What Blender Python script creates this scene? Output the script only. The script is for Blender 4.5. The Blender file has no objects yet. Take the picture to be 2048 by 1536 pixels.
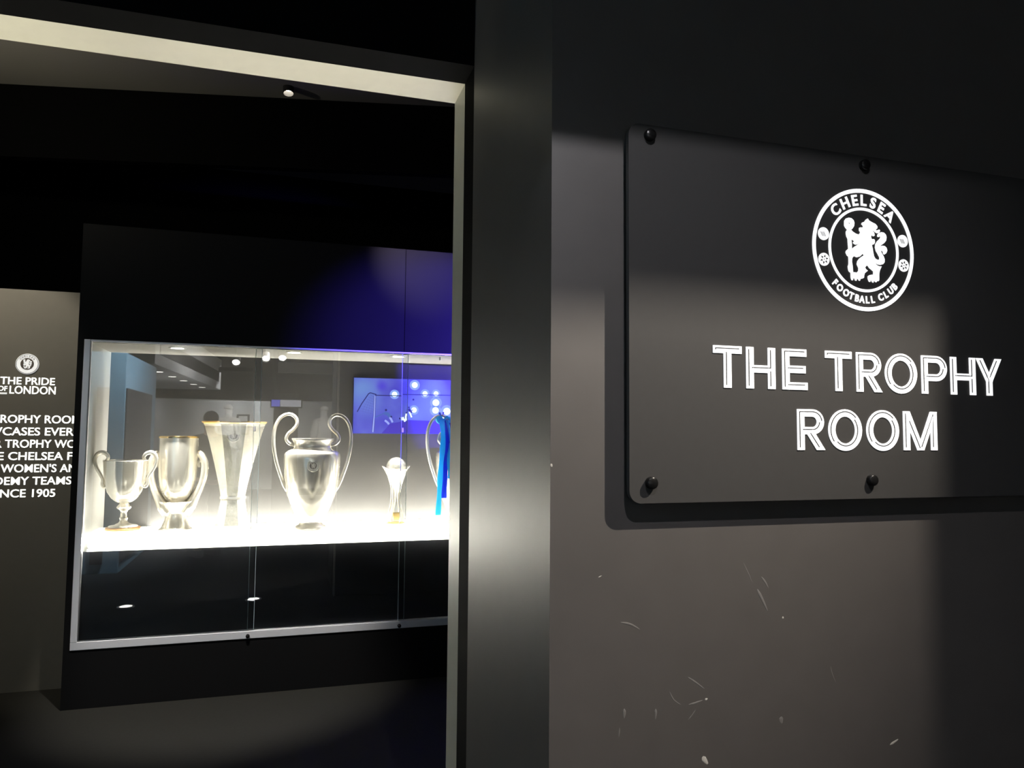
import bpy, bmesh, math, random
from mathutils import Vector, Matrix
random.seed(7)
sc = bpy.context.scene
COL = sc.collection
PI = math.pi

# ------------------------------------------------------------------ camera
F_PX = 1480.0
YAW, PITCH, ROLL = 0.2979211, 0.0678552, 0.0082293
EYE = 1.5
fw = Vector((math.sin(YAW) * math.cos(PITCH), math.cos(YAW) * math.cos(PITCH), math.sin(PITCH)))
rt0 = Vector((math.cos(YAW), -math.sin(YAW), 0)); up0 = rt0.cross(fw)
rt = rt0 * math.cos(ROLL) + up0 * math.sin(ROLL)
up = -rt0 * math.sin(ROLL) + up0 * math.cos(ROLL)
cam_d = bpy.data.cameras.new('camera'); cam = bpy.data.objects.new('camera', cam_d); COL.objects.link(cam)
cam_d.sensor_width = 36.0; cam_d.lens = F_PX / 2048 * 36.0; cam_d.clip_start = 0.02
M = Matrix((rt, up, -fw)).transposed().to_4x4(); M.translation = Vector((0, 0, EYE))
cam.matrix_world = M
sc.camera = cam

# ------------------------------------------------------------------ world and exposure
w = bpy.data.worlds.new('world'); sc.world = w; w.use_nodes = True
w.node_tree.nodes['Background'].inputs[0].default_value = (0.01, 0.01, 0.012, 1)
w.node_tree.nodes['Background'].inputs[1].default_value = 0.0
vs = sc.view_settings
sc.display_settings.display_device = 'sRGB'
vs.view_transform = 'Standard'; vs.look = 'None'; vs.gamma = 1.0; vs.exposure = 0.0; vs.use_curve_mapping = False

# light levels (W)
P_SIGN_COOL, P_SIGN_WARM = 57.0, 280.0
P_TEXT, P_BLUE, P_CASE = 75.0, 1300.0, 190.0
P_UP = 165.0
E_STRIP, E_SHELF = 58.0, 3.0

# ------------------------------------------------------------------ helpers
def at(px, py, Y):
    """the point of the plane y = Y seen at a pixel of the photograph"""
    d = rt * ((px - 1024) / F_PX) + up * (-(py - 768) / F_PX) + fw
    return Vector((0, 0, EYE)) + d * (Y / d.y)

def mat(name, col, rough=0.6, metal=0.0, spec=0.5, emit=None, estr=1.0, noise=0.0, nscale=40.0, bump=0.0):
    m = bpy.data.materials.new(name); m.use_nodes = True
    nt = m.node_tree; b = nt.nodes['Principled BSDF']
    b.inputs['Base Color'].default_value = (*col, 1); b.inputs['Roughness'].default_value = rough
    b.inputs['Metallic'].default_value = metal; b.inputs['Specular IOR Level'].default_value = spec
    if emit:
        b.inputs['Emission Color'].default_value = (*emit, 1); b.inputs['Emission Strength'].default_value = estr
    if noise or bump:
        tc = nt.nodes.new('ShaderNodeTexCoord')
        n = nt.nodes.new('ShaderNodeTexNoise'); n.inputs['Scale'].default_value = nscale; n.inputs['Detail'].default_value = 4
        nt.links.new(tc.outputs['Object'], n.inputs['Vector'])
        if noise:
            mx = nt.nodes.new('ShaderNodeMix'); mx.data_type = 'RGBA'
            mx.inputs[6].default_value = (*[c * (1 - noise) for c in col], 1)
            mx.inputs[7].default_value = (*[min(1, c * (1 + noise)) for c in col], 1)
            nt.links.new(n.outputs['Fac'], mx.inputs[0]); nt.links.new(mx.outputs[2], b.inputs['Base Color'])
        if bump:
            bp = nt.nodes.new('ShaderNodeBump'); bp.inputs['Strength'].default_value = bump; bp.inputs['Distance'].default_value = 0.002
            nt.links.new(n.outputs['Fac'], bp.inputs['Height']); nt.links.new(bp.outputs['Normal'], b.inputs['Normal'])
    return m

def glass_mat(name, tint=(0.97, 0.985, 0.985), gain=1.0):
    m = bpy.data.materials.new(name); m.use_nodes = True; nt = m.node_tree
    nt.nodes.clear(); out = nt.nodes.new('ShaderNodeOutputMaterial')
    tr = nt.nodes.new('ShaderNodeBsdfTransparent'); tr.inputs[0].default_value = (*tint, 1)
    gl = nt.nodes.new('ShaderNodeBsdfGlossy'); gl.inputs['Roughness'].default_value = 0.0
    fr = nt.nodes.new('ShaderNodeFresnel'); fr.inputs['IOR'].default_value = 1.72
    mx = nt.nodes.new('ShaderNodeMixShader')
    nt.links.new(fr.outputs[0], mx.inputs[0]); nt.links.new(tr.outputs[0], mx.inputs[1]); nt.links.new(gl.outputs[0], mx.inputs[2])
    nt.links.new(mx.outputs[0], out.inputs[0])
    return m

def bm_box(bm, x0, x1, y0, y1, z0, z1, bevel=0.0, seg=2):
    t = bmesh.new()
    bmesh.ops.create_cube(t, size=1)
    bmesh.ops.scale(t, vec=(x1 - x0, y1 - y0, z1 - z0), verts=t.verts)
    bmesh.ops.translate(t, vec=((x0 + x1) / 2, (y0 + y1) / 2, (z0 + z1) / 2), verts=t.verts)
    if bevel: bmesh.ops.bevel(t, geom=list(t.edges), offset=bevel, segments=seg, affect='EDGES', profile=0.5)
    merge(bm, t)

def merge(bm, t, mtx=None):
    if mtx: bmesh.ops.transform(t, matrix=mtx, verts=t.verts)
    me = bpy.data.meshes.new('tmp'); t.to_mesh(me); t.free(); bm.from_mesh(me); bpy.data.meshes.remove(me)

def bm_lathe(bm, prof, seg=48, center=(0, 0, 0), axis='Z'):
    t = bmesh.new(); rings = []
    for r, z in prof:
        if r < 1e-6: rings.append([t.verts.new((0, 0, z))])
        else: rings.append([t.verts.new((r * math.cos(2 * PI * k / seg), r * math.sin(2 * PI * k / seg), z)) for k in range(seg)])
    for a, b in zip(rings, rings[1:]):
        for k in range(seg):
            k2 = (k + 1) % seg
            if len(a) == 1 and len(b) == 1: continue
            if len(a) == 1: t.faces.new((a[0], b[k2], b[k]))
            elif len(b) == 1: t.faces.new((a[k], a[k2], b[0]))
            else: t.faces.new((a[k], a[k2], b[k2], b[k]))
    bmesh.ops.recalc_face_normals(t, faces=t.faces)
    mt = Matrix.Translation(center)
    if axis == '-Y': mt = mt @ Matrix.Rotation(PI / 2, 4, 'X')
    elif axis == 'X': mt = mt @ Matrix.Rotation(PI / 2, 4, 'Y')
    merge(bm, t, mt)

def smooth_path(pts, sub=6):
    pts = [Vector(p) for p in pts]; out = []
    P = [pts[0]] + pts + [pts[-1]]
    for i in range(1, len(P) - 2):
        p0, p1, p2, p3 = P[i - 1], P[i], P[i + 1], P[i + 2]
        for s in range(sub):
            t = s / sub
            out.append(0.5 * ((2 * p1) + (p2 - p0) * t + (2 * p0 - 5 * p1 + 4 * p2 - p3) * t * t + (3 * p1 - p0 - 3 * p2 + p3) * t ** 3))
    out.append(pts[-1]); return out

def lerp_list(vals, n):
    out = []
    for i in range(n):
        u = i / (n - 1) * (len(vals) - 1); k = min(int(u), len(vals) - 2); f = u - k
        out.append(vals[k] * (1 - f) + vals[k + 1] * f)
    return out

def bm_tube(bm, pts, radii, seg=12, flat=1.0, smooth=6):
    """a swept tube; flat stretches its section along y"""
    P = smooth_path(pts, smooth) if smooth else [Vector(p) for p in pts]
    n = len(P); R = lerp_list(list(radii), n) if len(radii) > 1 else [radii[0]] * n
    t = bmesh.new(); rings = []
    ref = Vector((0, 1, 0))
    for i in range(n):
        d = (P[min(i + 1, n - 1)] - P[max(i - 1, 0)]).normalized()
        a = ref - d * ref.dot(d)
        if a.length < 1e-3: a = Vector((1, 0, 0)) - d * d.x
        a.normalize(); b = d.cross(a)
        rings.append([t.verts.new(P[i] + a * (R[i] * flat * math.cos(2 * PI * k / seg)) + b * (R[i] * math.sin(2 * PI * k / seg))) for k in range(seg)])
    for a, b in zip(rings, rings[1:]):
        for k in range(seg): t.faces.new((a[k], a[(k + 1) % seg], b[(k + 1) % seg], b[k]))
    t.faces.new(rings[0][::-1]); t.faces.new(rings[-1])
    bmesh.ops.recalc_face_normals(t, faces=t.faces)
    merge(bm, t)

def obj(name, bm, m, parent=None, smooth=False, loc=None):
    me = bpy.data.meshes.new(name); bm.to_mesh(me); bm.free()
    if smooth:
        for p in me.polygons: p.use_smooth = True
    me.materials.append(m)
    o = bpy.data.objects.new(name, me); COL.objects.link(o)
    if smooth:
        try: me.set_sharp_from_angle(angle=math.radians(50))
        except Exception: pass
    if parent is not None: o.parent = parent
    if loc is not None: o.location = loc
    return o

def box(name, m, x0, x1, y0, y1, z0, z1, parent=None, bevel=0.0):
    bm = bmesh.new(); bm_box(bm, x0, x1, y0, y1, z0, z1, bevel)
    return obj(name, bm, m, parent)

def tag(o, label, cat, group=None):
    o['label'] = label; o['category'] = cat
    if group: o['group'] = group
    return o

def struct(o, label=None):
    o['kind'] = 'structure'
    if label: o['label'] = label
    return o

def thing(name, label, cat, loc=(0, 0, 0), rotz=0.0, group=None):
    o = bpy.data.objects.new(name, None); COL.objects.link(o); o.empty_display_size = 0.05
    o.location = loc; o.rotation_euler = (0, 0, rotz)
    return tag(o, label, cat, group)

def curve_bm(loops, depth):
    """filled outline (with holes) as a thin slab: x,y of the loops, slab from z=0 to z=depth"""
    cu = bpy.data.curves.new('tmp', 'CURVE'); cu.dimensions = '2D'; cu.fill_mode = 'BOTH'; cu.extrude = depth / 2
    for lp in loops:
        s = cu.splines.new('POLY'); s.points.add(len(lp) - 1); s.use_cyclic_u = True
        for q, p in zip(s.points, lp): q.co = (p[0], p[1], 0, 1)
    o = bpy.data.objects.new('tmp', cu); COL.objects.link(o)
    me = bpy.data.meshes.new_from_object(o.evaluated_get(bpy.context.evaluated_depsgraph_get()))
    bm = bmesh.new(); bm.from_mesh(me)
    bpy.data.objects.remove(o); bpy.data.curves.remove(cu); bpy.data.meshes.remove(me)
    bmesh.ops.translate(bm, vec=(0, 0, depth / 2), verts=bm.verts)
    return bm

def font_bm(text, size=1.0, offset=0.0, depth=0.0, spacing=1.0):
    cu = bpy.data.curves.new('tmp', 'FONT'); cu.body = text; cu.size = size; cu.offset = offset; cu.extrude = depth / 2
    cu.space_character = spacing; cu.resolution_u = 4
    o = bpy.data.objects.new('tmp', cu); COL.objects.link(o)
    me = bpy.data.meshes.new_from_object(o.evaluated_get(bpy.context.evaluated_depsgraph_get()))
    bm = bmesh.new(); bm.from_mesh(me)
    bpy.data.objects.remove(o); bpy.data.curves.remove(cu); bpy.data.meshes.remove(me)
    bmesh.ops.translate(bm, vec=(0, 0, depth / 2), verts=bm.verts)
    return bm

def bounds(bm):
    xs = [v.co.x for v in bm.verts]; ys = [v.co.y for v in bm.verts]
    return min(xs), max(xs), min(ys), max(ys)

FACE = lambda x, y, z: Matrix.Translation((x, y, z)) @ Matrix.Rotation(PI / 2, 4, 'X')   # local xy -> world xz, facing -y

def aim(o, target):
    d = Vector(target) - Vector(o.location)
    o.rotation_euler = d.to_track_quat('-Z', 'Y').to_euler()

def spot(name, loc, target, power, color, angle, blend=0.3, radius=0.02):
    l = bpy.data.lights.new(name, 'SPOT'); l.energy = power; l.color = color; l.spot_size = math.radians(angle)
    l.spot_blend = blend; l.shadow_soft_size = radius
    o = bpy.data.objects.new(name, l); COL.objects.link(o); o.location = loc; aim(o, target)
    return o

# ------------------------------------------------------------------ materials
m_wall = mat('dark_grey_wall_paint', (0.086, 0.079, 0.074), 0.49, spec=0.9, noise=0.10, nscale=14, bump=0.04)
m_panel = mat('dark_sign_panel', (0.050, 0.0488, 0.0475), 0.5, spec=0.3, noise=0.05, nscale=60)
m_black = mat('black_paint', (0.0018, 0.0018, 0.0018), 0.85, spec=0.05)
m_lining = mat('pale_door_lining', (0.58, 0.56, 0.46), 0.45, spec=0.4, noise=0.05, nscale=25)
m_fascia = mat('black_fascia_laminate', (0.007, 0.0069, 0.007), 0.6, spec=0.12)
m_text = mat('olive_grey_panel', (0.17, 0.155, 0.12), 0.6, noise=0.06, nscale=20)
m_floor = mat('dark_floor_vinyl', (0.025, 0.0243, 0.02), 0.85, spec=0.15, noise=0.2, nscale=60)
m_white = mat('white_vinyl_glow', (0.92, 0.92, 0.88), 0.5, emit=(1, 1, 1), estr=0.5)  # printed lettering; the emission is an added glow that keeps it white, no lamp
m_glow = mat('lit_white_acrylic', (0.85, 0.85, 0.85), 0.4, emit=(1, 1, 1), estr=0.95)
m_ink = mat('dark_inline', (0.02, 0.02, 0.02), 0.6)
m_cap = mat('black_metal_cap', (0.012, 0.012, 0.012), 0.25, metal=0.3)
m_case = mat('grey_case_lining', (0.055, 0.054, 0.053), 0.7, spec=0.2, noise=0.04, nscale=10)
m_caseside = mat('pale_case_side', (0.42, 0.42, 0.40), 0.5)
m_alu = mat('pale_aluminium', (0.88, 0.88, 0.90), 0.45, metal=0.35)
m_apron = mat('dark_apron', (0.02, 0.02, 0.024), 0.45)
m_light = mat('lit_shelf_diffuser', (0.9, 0.9, 0.85), 0.5, emit=(1.0, 0.95, 0.82), estr=E_SHELF)
m_strip = mat('led_strip_diffuser', (0.9, 0.9, 0.85), 0.5, emit=(1.0, 0.94, 0.82), estr=E_STRIP)
m_lens = mat('downlight_lens', (0.9, 0.9, 0.9), 0.4, emit=(1.0, 0.97, 0.9), estr=12.0)
m_rim = mat('downlight_rim', (0.7, 0.7, 0.68), 0.3, metal=0.6)
m_silver = mat('polished_silver', (0.96, 0.92, 0.83), 0.15, metal=0.68)
m_silver_engraved = mat('engraved_silver', (0.94, 0.89, 0.79), 0.26, metal=0.75, noise=0.15, nscale=90, bump=0.5)
m_gold = mat('gilt', (1.0, 0.72, 0.3), 0.16, metal=1.0)
m_bronze = mat('bronze_base', (0.62, 0.36, 0.17), 0.3, metal=0.7)
m_badge = mat('pale_badge', (0.85, 0.82, 0.74), 0.4, metal=0.2)
m_badge_ink = mat('badge_ink', (0.12, 0.1, 0.08), 0.5)
m_glass = glass_mat('clear_glass')
m_edge = mat('polished_glass_edge', (0.55, 0.66, 0.68), 0.3)
m_ribbon_l = mat('light_blue_satin', (0.05, 0.50, 0.92), 0.4)
m_ribbon_d = mat('royal_blue_satin', (0.01, 0.05, 0.6), 0.4)
m_matt = mat('matt_black_fixture', (0.01, 0.01, 0.01), 0.6)
m_scuff = mat('scuffed_paint', (0.16, 0.152, 0.145), 0.6)
m_scuff_l = mat('chipped_plaster', (0.5, 0.48, 0.44), 0.7)

# ------------------------------------------------------------------ main dimensions
DW = 1.30                      # front face of the sign wall
XC = 0.475                     # its left corner and the door jamb
Y_BLACK, Y_LIN, Y_IN = 1.925, 2.036, 2.170
Z_HEAD = EYE + 1.014           # underside of the door head
YG = 4.612                     # front of the trophy case
YB = 5.20                      # back panel inside the case
Z_CEIL = 3.5
XL_OPEN = -2.3                 # left end of the doorway (outside the frame)

# ------------------------------------------------------------------ the setting
struct(box('floor', m_floor, -6, 5, Y_LIN, 7, -0.1, 0), 'dark floor of the trophy room')
struct(box('floor', mat('black_hall_carpet', (.02, .02, .02), .9), -6, 5, -12, Y_LIN, -0.1, 0), 'black floor of the entrance hall')
struct(box('ceiling', m_black, -6, 5, -12, 7, Z_CEIL, Z_CEIL + 0.1))
wall_r = struct(box('wall_right', m_wall, XC, 4.9, DW, Y_BLACK, 0, Z_CEIL), 'dark grey wall carrying the sign')
bm = bmesh.new()
bm_box(bm, XL_OPEN - 0.1, XC, Y_BLACK, Y_LIN, Z_HEAD, Z_CEIL)
bm_box(bm, XL_OPEN - 0.1, XC + 0.2, Y_LIN, Y_IN, Z_HEAD + 0.012, Z_CEIL)
bm_box(bm, XC, 4.9, Y_BLACK, Y_LIN, 0, Z_CEIL)
bm_box(bm, XC + 0.012, 4.9, Y_LIN, Y_IN, 0, Z_CEIL)
bm_box(bm, -6, XL_OPEN, Y_BLACK, Y_IN, 0, Z_CEIL)
struct(obj('wall_front', bm, m_black), 'black wall around the doorway')
door = bpy.data.objects.new('door_1', None); COL.objects.link(door); struct(door, 'pale lining of the open doorway')
door.location = (XC, Y_LIN, 0)
bm = bmesh.new(); bm_box(bm, XL_OPEN - XC, 0.012, 0, Y_IN - Y_LIN, Z_HEAD, Z_HEAD + 0.012); obj('head_lining', bm, m_lining, door)
bm = bmesh.new(); bm_box(bm, 0, 0.012, 0, Y_IN - Y_LIN, 0, Z_HEAD); obj('jamb_lining', bm, m_lining, door)
struct(box('wall_back', m_black, -6, 5, 5.9, 6.0, 0, Z_CEIL))
struct(box('wall_left', m_black, -6.1, -6, -12, 6, 0, Z_CEIL))
struct(box('wall_side', m_black, 4.9, 5.0, -12, 6, 0, Z_CEIL))

# dropped ceiling edge inside the trophy room, seen just under the door head
struct(box('trim_1', mat('grey_ceiling_board', (0.25, 0.235, 0.2), 0.7), -5.9, 4.8, Y_IN + .01, 5.85, Z_CEIL - .03, Z_CEIL), 'grey ceiling board of the trophy room')
bm = bmesh.new(); bm_box(bm, -3.0, 2.6, 0, .06, .38, .80)
bk = struct(obj('trim_3', bm, m_black), 'black baffle hanging from the trophy room ceiling')
bk.location = (0, 4.45, Z_CEIL - .83); bk.rotation_euler = (0, 0, -0.20)

# ------------------------------------------------------------------ scuffs on the wall
def wall_mark(pts, width, m=m_scuff):
    P = [at(1200 + x / 2.926, 1100 + y / 2.926, DW) for x, y in pts]
    bm = bmesh.new(); bm_tube(bm, [(p.x, DW, p.z) for p in P], [width * 0.3, width, width * 0.8, width * 0.3], seg=8, flat=0.25 if width < .004 else .12)
    return obj('scuff', bm, m, wall_r)
for pts, wd in (([(920, 230), (945, 280), (980, 355)], .0032), ([(945, 158), (965, 185), (985, 222)], .0022), ([(840, 75), (870, 140), (890, 190)], .0009),
                ([(122, 424), (180, 436), (232, 465)], .0022), ([(515, 745), (560, 775), (610, 812)], .0018), ([(408, 830), (430, 875), (470, 905)], .0014),
                ([(140, 930), (142, 955), (140, 985)], .0035), ([(325, 930), (327, 955), (324, 990)], .0026), ([(1062, 975), (1060, 995), (1064, 1015)], .005),
                ([(1350, 680), (1358, 720), (1380, 775)], .0012), ([(115, 1040), (112, 1070), (110, 1095)], .0016), ([(520, 905), (560, 895), (600, 880)], .0022),
                ([(560, 935), (540, 965), (515, 995)], .001)):
    wall_mark(pts, wd)
for pts, wd in (([(600, 1210), (612, 1228), (630, 1252)], .0052), ([(1697, 1140), (1720, 1125), (1745, 1108)], .0026), ([(614, 875), (622, 873), (630, 870)], .0022),
                ([(1066, 394), (1070, 396), (1074, 400)], .0022), ([(-287, -505), (-284, -495), (-281, -487)], .0022), ([(-10, 160), (0, 155), (10, 150)], .001)):
    o = wall_mark(pts, wd, m_scuff_l); o.name = 'paint_chip'

# ------------------------------------------------------------------ the sign
Y_SF = 1.270                       # front face of the sign panel
SX0, SX1 = 0.622, 1.728
SZ0, SZ1 = EYE - 0.128, EYE + 0.606
sign = thing('sign', 'large dark wall sign with white round lion crest and THE TROPHY ROOM lettering', 'sign', ((SX0 + SX1) / 2, DW, SZ0))
def rounded(x0, x1, z0, z1, r, n=8):
    pts = []
    for cx, cz, a0 in ((x1 - r, z1 - r, 0), (x0 + r, z1 - r, PI / 2), (x0 + r, z0 + r, PI), (x1 - r, z0 + r, 1.5 * PI)):
        for k in range(n + 1):
            a = a0 + PI / 2 * k / n; pts.append((cx + r * math.cos(a), cz + r * math.sin(a)))
    return pts
def on_sign(name, bm, m, y, parent):
    """a slab drawn in (x, z - EYE), its back at depth y, rising towards the viewer"""
    bmesh.ops.transform(bm, matrix=FACE(0, y, EYE), verts=bm.verts)
    o = obj(name, bm, m, parent)
    o.matrix_parent_inverse = Matrix.Translation(-sign.location)
    return o
bm = curve_bm([rounded(SX0, SX1, SZ0 - EYE, SZ1 - EYE, 0.024)], 0.012)
on_sign('panel', bm, m_panel, Y_SF + 0.012, sign)
cap_x = (0.666, 1.178, 1.690)
for cxx in cap_x:
    for cz in (EYE + 0.584, EYE - 0.0895):
        bm = bmesh.new()
        bm_lathe(bm, [(0, 0.0), (0.0118, 0.0), (0.0118, 0.007), (0.0112, 0.0095), (0.0095, 0.011), (0, 0.0115)], 28, (0, 0, 0), '-Y')
        o = obj('standoff_cap', bm, m_cap, sign, True); o.location = Vector((cxx, Y_SF, cz)) - sign.location
        bm = bmesh.new(); bm_lathe(bm, [(0, 0), (0.0085, 0), (0.0085, 0.018), (0, 0.018)], 20, (0, 0, 0), '-Y')
        b2 = obj('spacer', bm, m_cap, o, True); b2.location = (0, DW - Y_SF, 0)

# --- lettering: white strokes with a fine dark inline
def stroke_bm(bm, pts, s, closed=False, depth=0.002):
    P = [Vector((p[0], p[1])) for p in pts]; n = len(P)
    L, R = [], []
    for i in range(n):
        if closed: a, b = P[i - 1], P[(i + 1) % n]
        else: a, b = P[max(i - 1, 0)], P[min(i + 1, n - 1)]
        d1 = (P[i] - a); d2 = (b - P[i])
        if d1.length < 1e-9: d1 = d2
        if d2.length < 1e-9: d2 = d1
        d1 = d1.normalized(); d2 = d2.normalized()
        t = (d1 + d2).normalized(); nn = Vector((-t.y, t.x)); n1 = Vector((-d1.y, d1.x))
        k = (s / 2) / max(0.35, nn.dot(n1))
        L.append(P[i] + nn * k); R.append(P[i] - nn * k)
    t_ = bmesh.new()
    rows = [[t_.verts.new((*l, z)) for z in (0, depth)] + [t_.verts.new((*r, z)) for z in (0, depth)] for l, r in zip(L, R)]
    rng = range(n) if closed else range(n - 1)
    for i in rng:
        a, b = rows[i], rows[(i + 1) % n]
        t_.faces.new((a[1], b[1], b[3], a[3])); t_.faces.new((a[0], a[2], b[2], b[0]))
        t_.faces.new((a[0], b[0], b[1], a[1])); t_.faces.new((a[2], a[3], b[3], b[2]))
    if not closed:
        for a in (rows[0], rows[-1]): t_.faces.new((a[0], a[1], a[3], a[2]))
    bmesh.ops.recalc_face_normals(t_, faces=t_.faces)
    merge(bm, t_)
def arc(cx, cz, rx, rz, a0, a1, n=18):
    return [(cx + rx * math.cos(a0 + (a1 - a0) * k / n), cz + rz * math.sin(a0 + (a1 - a0) * k / n)) for k in range(n + 1)]
ST = 0.0150; IL = 0.0019; SQ = 0.87
def letter(ch, x0, x1, z0, z1):
    s = ST; w = x1 - x0; h = z1 - z0; xc = (x0 + x1) / 2; o = s * 0.17
    S, I = [], []          # strokes (pts, closed), inlines
    if ch == 'T':
        S += [([(x0, z1 - s / 2), (x1, z1 - s / 2)], 0), ([(xc, z0), (xc, z1 - s * .9)], 0)]
        I += [([(x0 + s * .3, z1 - s * .55), (x0 + s * .3, z1 - s * .34), (x1 - s * .35, z1 - s * .34)], 0), ([(xc - o, z1 - s * .8), (xc - o, z0 + s * .35)], 0)]
    elif ch == 'H':
        zc = z0 + h * .475
        S += [([(x0 + s / 2, z0), (x0 + s / 2, z1)], 0), ([(x1 - s / 2, z0), (x1 - s / 2, z1)], 0), ([(x0 + s * .9, zc), (x1 - s * .9, zc)], 0)]
        I += [([(x0 + s / 2 - o, z1 - s * .3), (x0 + s / 2 - o, z0 + s * .35)], 0),
              ([(x0 + s * .75, zc + o), (x1 - s * .5 - o, zc + o), (x1 - s * .5 - o, z1 - s * .3)], 0), ([(x1 - s / 2 - o, zc - s * .25), (x1 - s / 2 - o, z0 + s * .35)], 0)]
    elif ch == 'E':
        zc = z0 + h * .5
        S += [([(x0 + s / 2, z0), (x0 + s / 2, z1)], 0), ([(x0 + s * .9, z1 - s / 2), (x1 - w * .03, z1 - s / 2)], 0), ([(x0 + s * .9, z0 + s / 2), (x1, z0 + s / 2)], 0), ([(x0 + s * .9, zc), (x1 - w * .07, zc)], 0)]
        I += [([(x0 + s / 2 - o, z0 + s * .35), (x0 + s / 2 - o, z1 - s * .34), (x1 - s * .4, z1 - s * .34)], 0), ([(x0 + s * .75, zc + o), (x1 - s * .6, zc + o)], 0), ([(x0 + s * .75, z0 + s / 2 + o), (x1 - s * .4, z0 + s / 2 + o)], 0)]
    elif ch in 'RP':
        zb = z0 + h * (.475 if ch == 'R' else .425)     # centre of the lower bar of the bowl
        rz = (z1 - s / 2 - zb) / 2; xr = x1 - s / 2 - rz * .92 - (w * .03 if ch == 'R' else 0); zm = (z1 - s / 2 + zb) / 2
        bowl = [(x0 + s * .9, z1 - s / 2)] + arc(xr, zm, rz * .92, rz, PI / 2, -PI / 2, 16) + [(x0 + s * .9, zb)]
        S += [([(x0 + s / 2, z0), (x0 + s / 2, z1)], 0), (bowl, 0)]
        I += [([(x0 + s / 2 - o, z0 + s * .35), (x0 + s / 2 - o, z1 - s * .34)] + arc(xr, zm, rz * .92 + o, rz + o, PI / 2, .1, 10), 0),
              (arc(xr, zm, rz * .92 - o, rz - o, -.02, -PI / 2, 10) + [(x0 + s * .75, zb + o)], 0)]
        if ch == 'R':
            S += [([(x0 + w * .45, zb - s * .1), (x1 - s * .50 + .005, z0 - .01)], 0)]
            I += [([(x0 + w * .47 - o * .2, zb - s * .3), (x1 - s * .52 - o * 2.0, z0 + s * .4)], 0)]
    elif ch == 'O':
        zc = (z0 + z1) / 2; rx, rz = (w - s) / 2, (h - s) / 2 + .0015
        S += [(arc(xc, zc, rx, rz, 0, 2 * PI, 40)[:-1], 1)]
        I += [(arc(xc, zc, rx + o, rz + o, .75, .75 + PI - .08, 22), 0), (arc(xc, zc, rx - o, rz - o, .72, .72 - PI + .1, 22), 0)]
    elif ch == 'Y':
        zm = z0 + h * .42
        S += [([(xc, z0), (xc, zm)], 0), ([(x0 + s * .5 - .0056, z1 + .01), (xc, zm - s * .15)], 0), ([(x1 - s * .5 + .0056, z1 + .01), (xc, zm - s * .15)], 0)]
        I += [([(x0 + s * .5, z1 - s * .3), (xc - o, zm + s * .05), (xc - o, z0 + s * .35)], 0), ([(x1 - s * .75, z1 - s * .3), (xc + o * .2, zm + s * .35)], 0)]
    elif ch == 'M':
        sm = s * .86
        S += [([(x0 + s / 2, z0), (x0 + s / 2, z1)], 0), ([(x1 - s / 2, z0), (x1 - s / 2, z1)], 0), ([(x0 + s * .52 - .0042, z1 + .01), (xc + .0022, z0 - .005)], 0), ([(x1 - s * .52 + .0042, z1 + .01), (xc - .0022, z0 - .005)], 0)]
        I += [([(x0 + s / 2 - o, z0 + s * .4), (x0 + s / 2 - o, z1 - s * .3)], 0), ([(x0 + s * .9, z1 - h * .24), (xc - s * .12, z0 + s * .3)], 0),
              ([(xc + s * .1, z0 + s * .45), (x1 - s * .62, z1 - s * .35), (x1 - s / 2 - o, z0 + s * .45)], 0)]
    return S, I
L1 = (('T', 1426, 1483), ('H', 1492, 1550), ('E', 1564, 1614), ('T', 1650, 1703), ('R', 1712, 1763), ('O', 1769, 1833), ('P', 1842, 1893), ('H', 1900, 1950), ('Y', 1953, 2001))
L2 = (('R', 1594, 1649), ('O', 1656, 1723), ('O', 1732, 1797), ('M', 1806, 1873))
Z1 = (at(1440, 775, Y_SF).z - EYE, at(1440, 691, Y_SF).z - EYE)
Z2 = (at(1610, 900, Y_SF).z - EYE, at(1610, 818.5, Y_SF).z - EYE)
for letters, (z0, z1), py in ((L1, Z1, 745), (L2, Z2, 860)):
    for ch, a, b in letters:
        x0, x1 = at(a, py, Y_SF).x, at(b, py, Y_SF).x
        S, I = letter(ch, x0 * SQ, x1 * SQ, z0, z1)
        bm = bmesh.new()
        for pts, fl in S: stroke_bm(bm, pts, ST if fl < 2 else ST * .6, fl == 1, 0.0018)
        bmesh.ops.scale(bm, vec=(1 / SQ, 1, 1), verts=bm.verts)
        if ch not in 'O':
            for zc_, nz in ((z1, 1), (z0, -1)):
                bmesh.ops.bisect_plane(bm, geom=bm.verts[:] + bm.edges[:] + bm.faces[:], plane_co=(0, zc_, 0), plane_no=(0, nz, 0), clear_outer=True)
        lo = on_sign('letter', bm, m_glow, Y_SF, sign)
        bm = bmesh.new()
        for pts, fl in I: stroke_bm(bm, pts, IL, False, 0.0004)
        bmesh.ops.scale(bm, vec=(1 / SQ, 1, 1), verts=bm.verts)
        io = on_sign('inline', bm, m_ink, Y_SF - 0.0018, lo); io.matrix_parent_inverse = Matrix.Identity(4)
        lo['label'] = 'white letter with fine dark inline'

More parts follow.
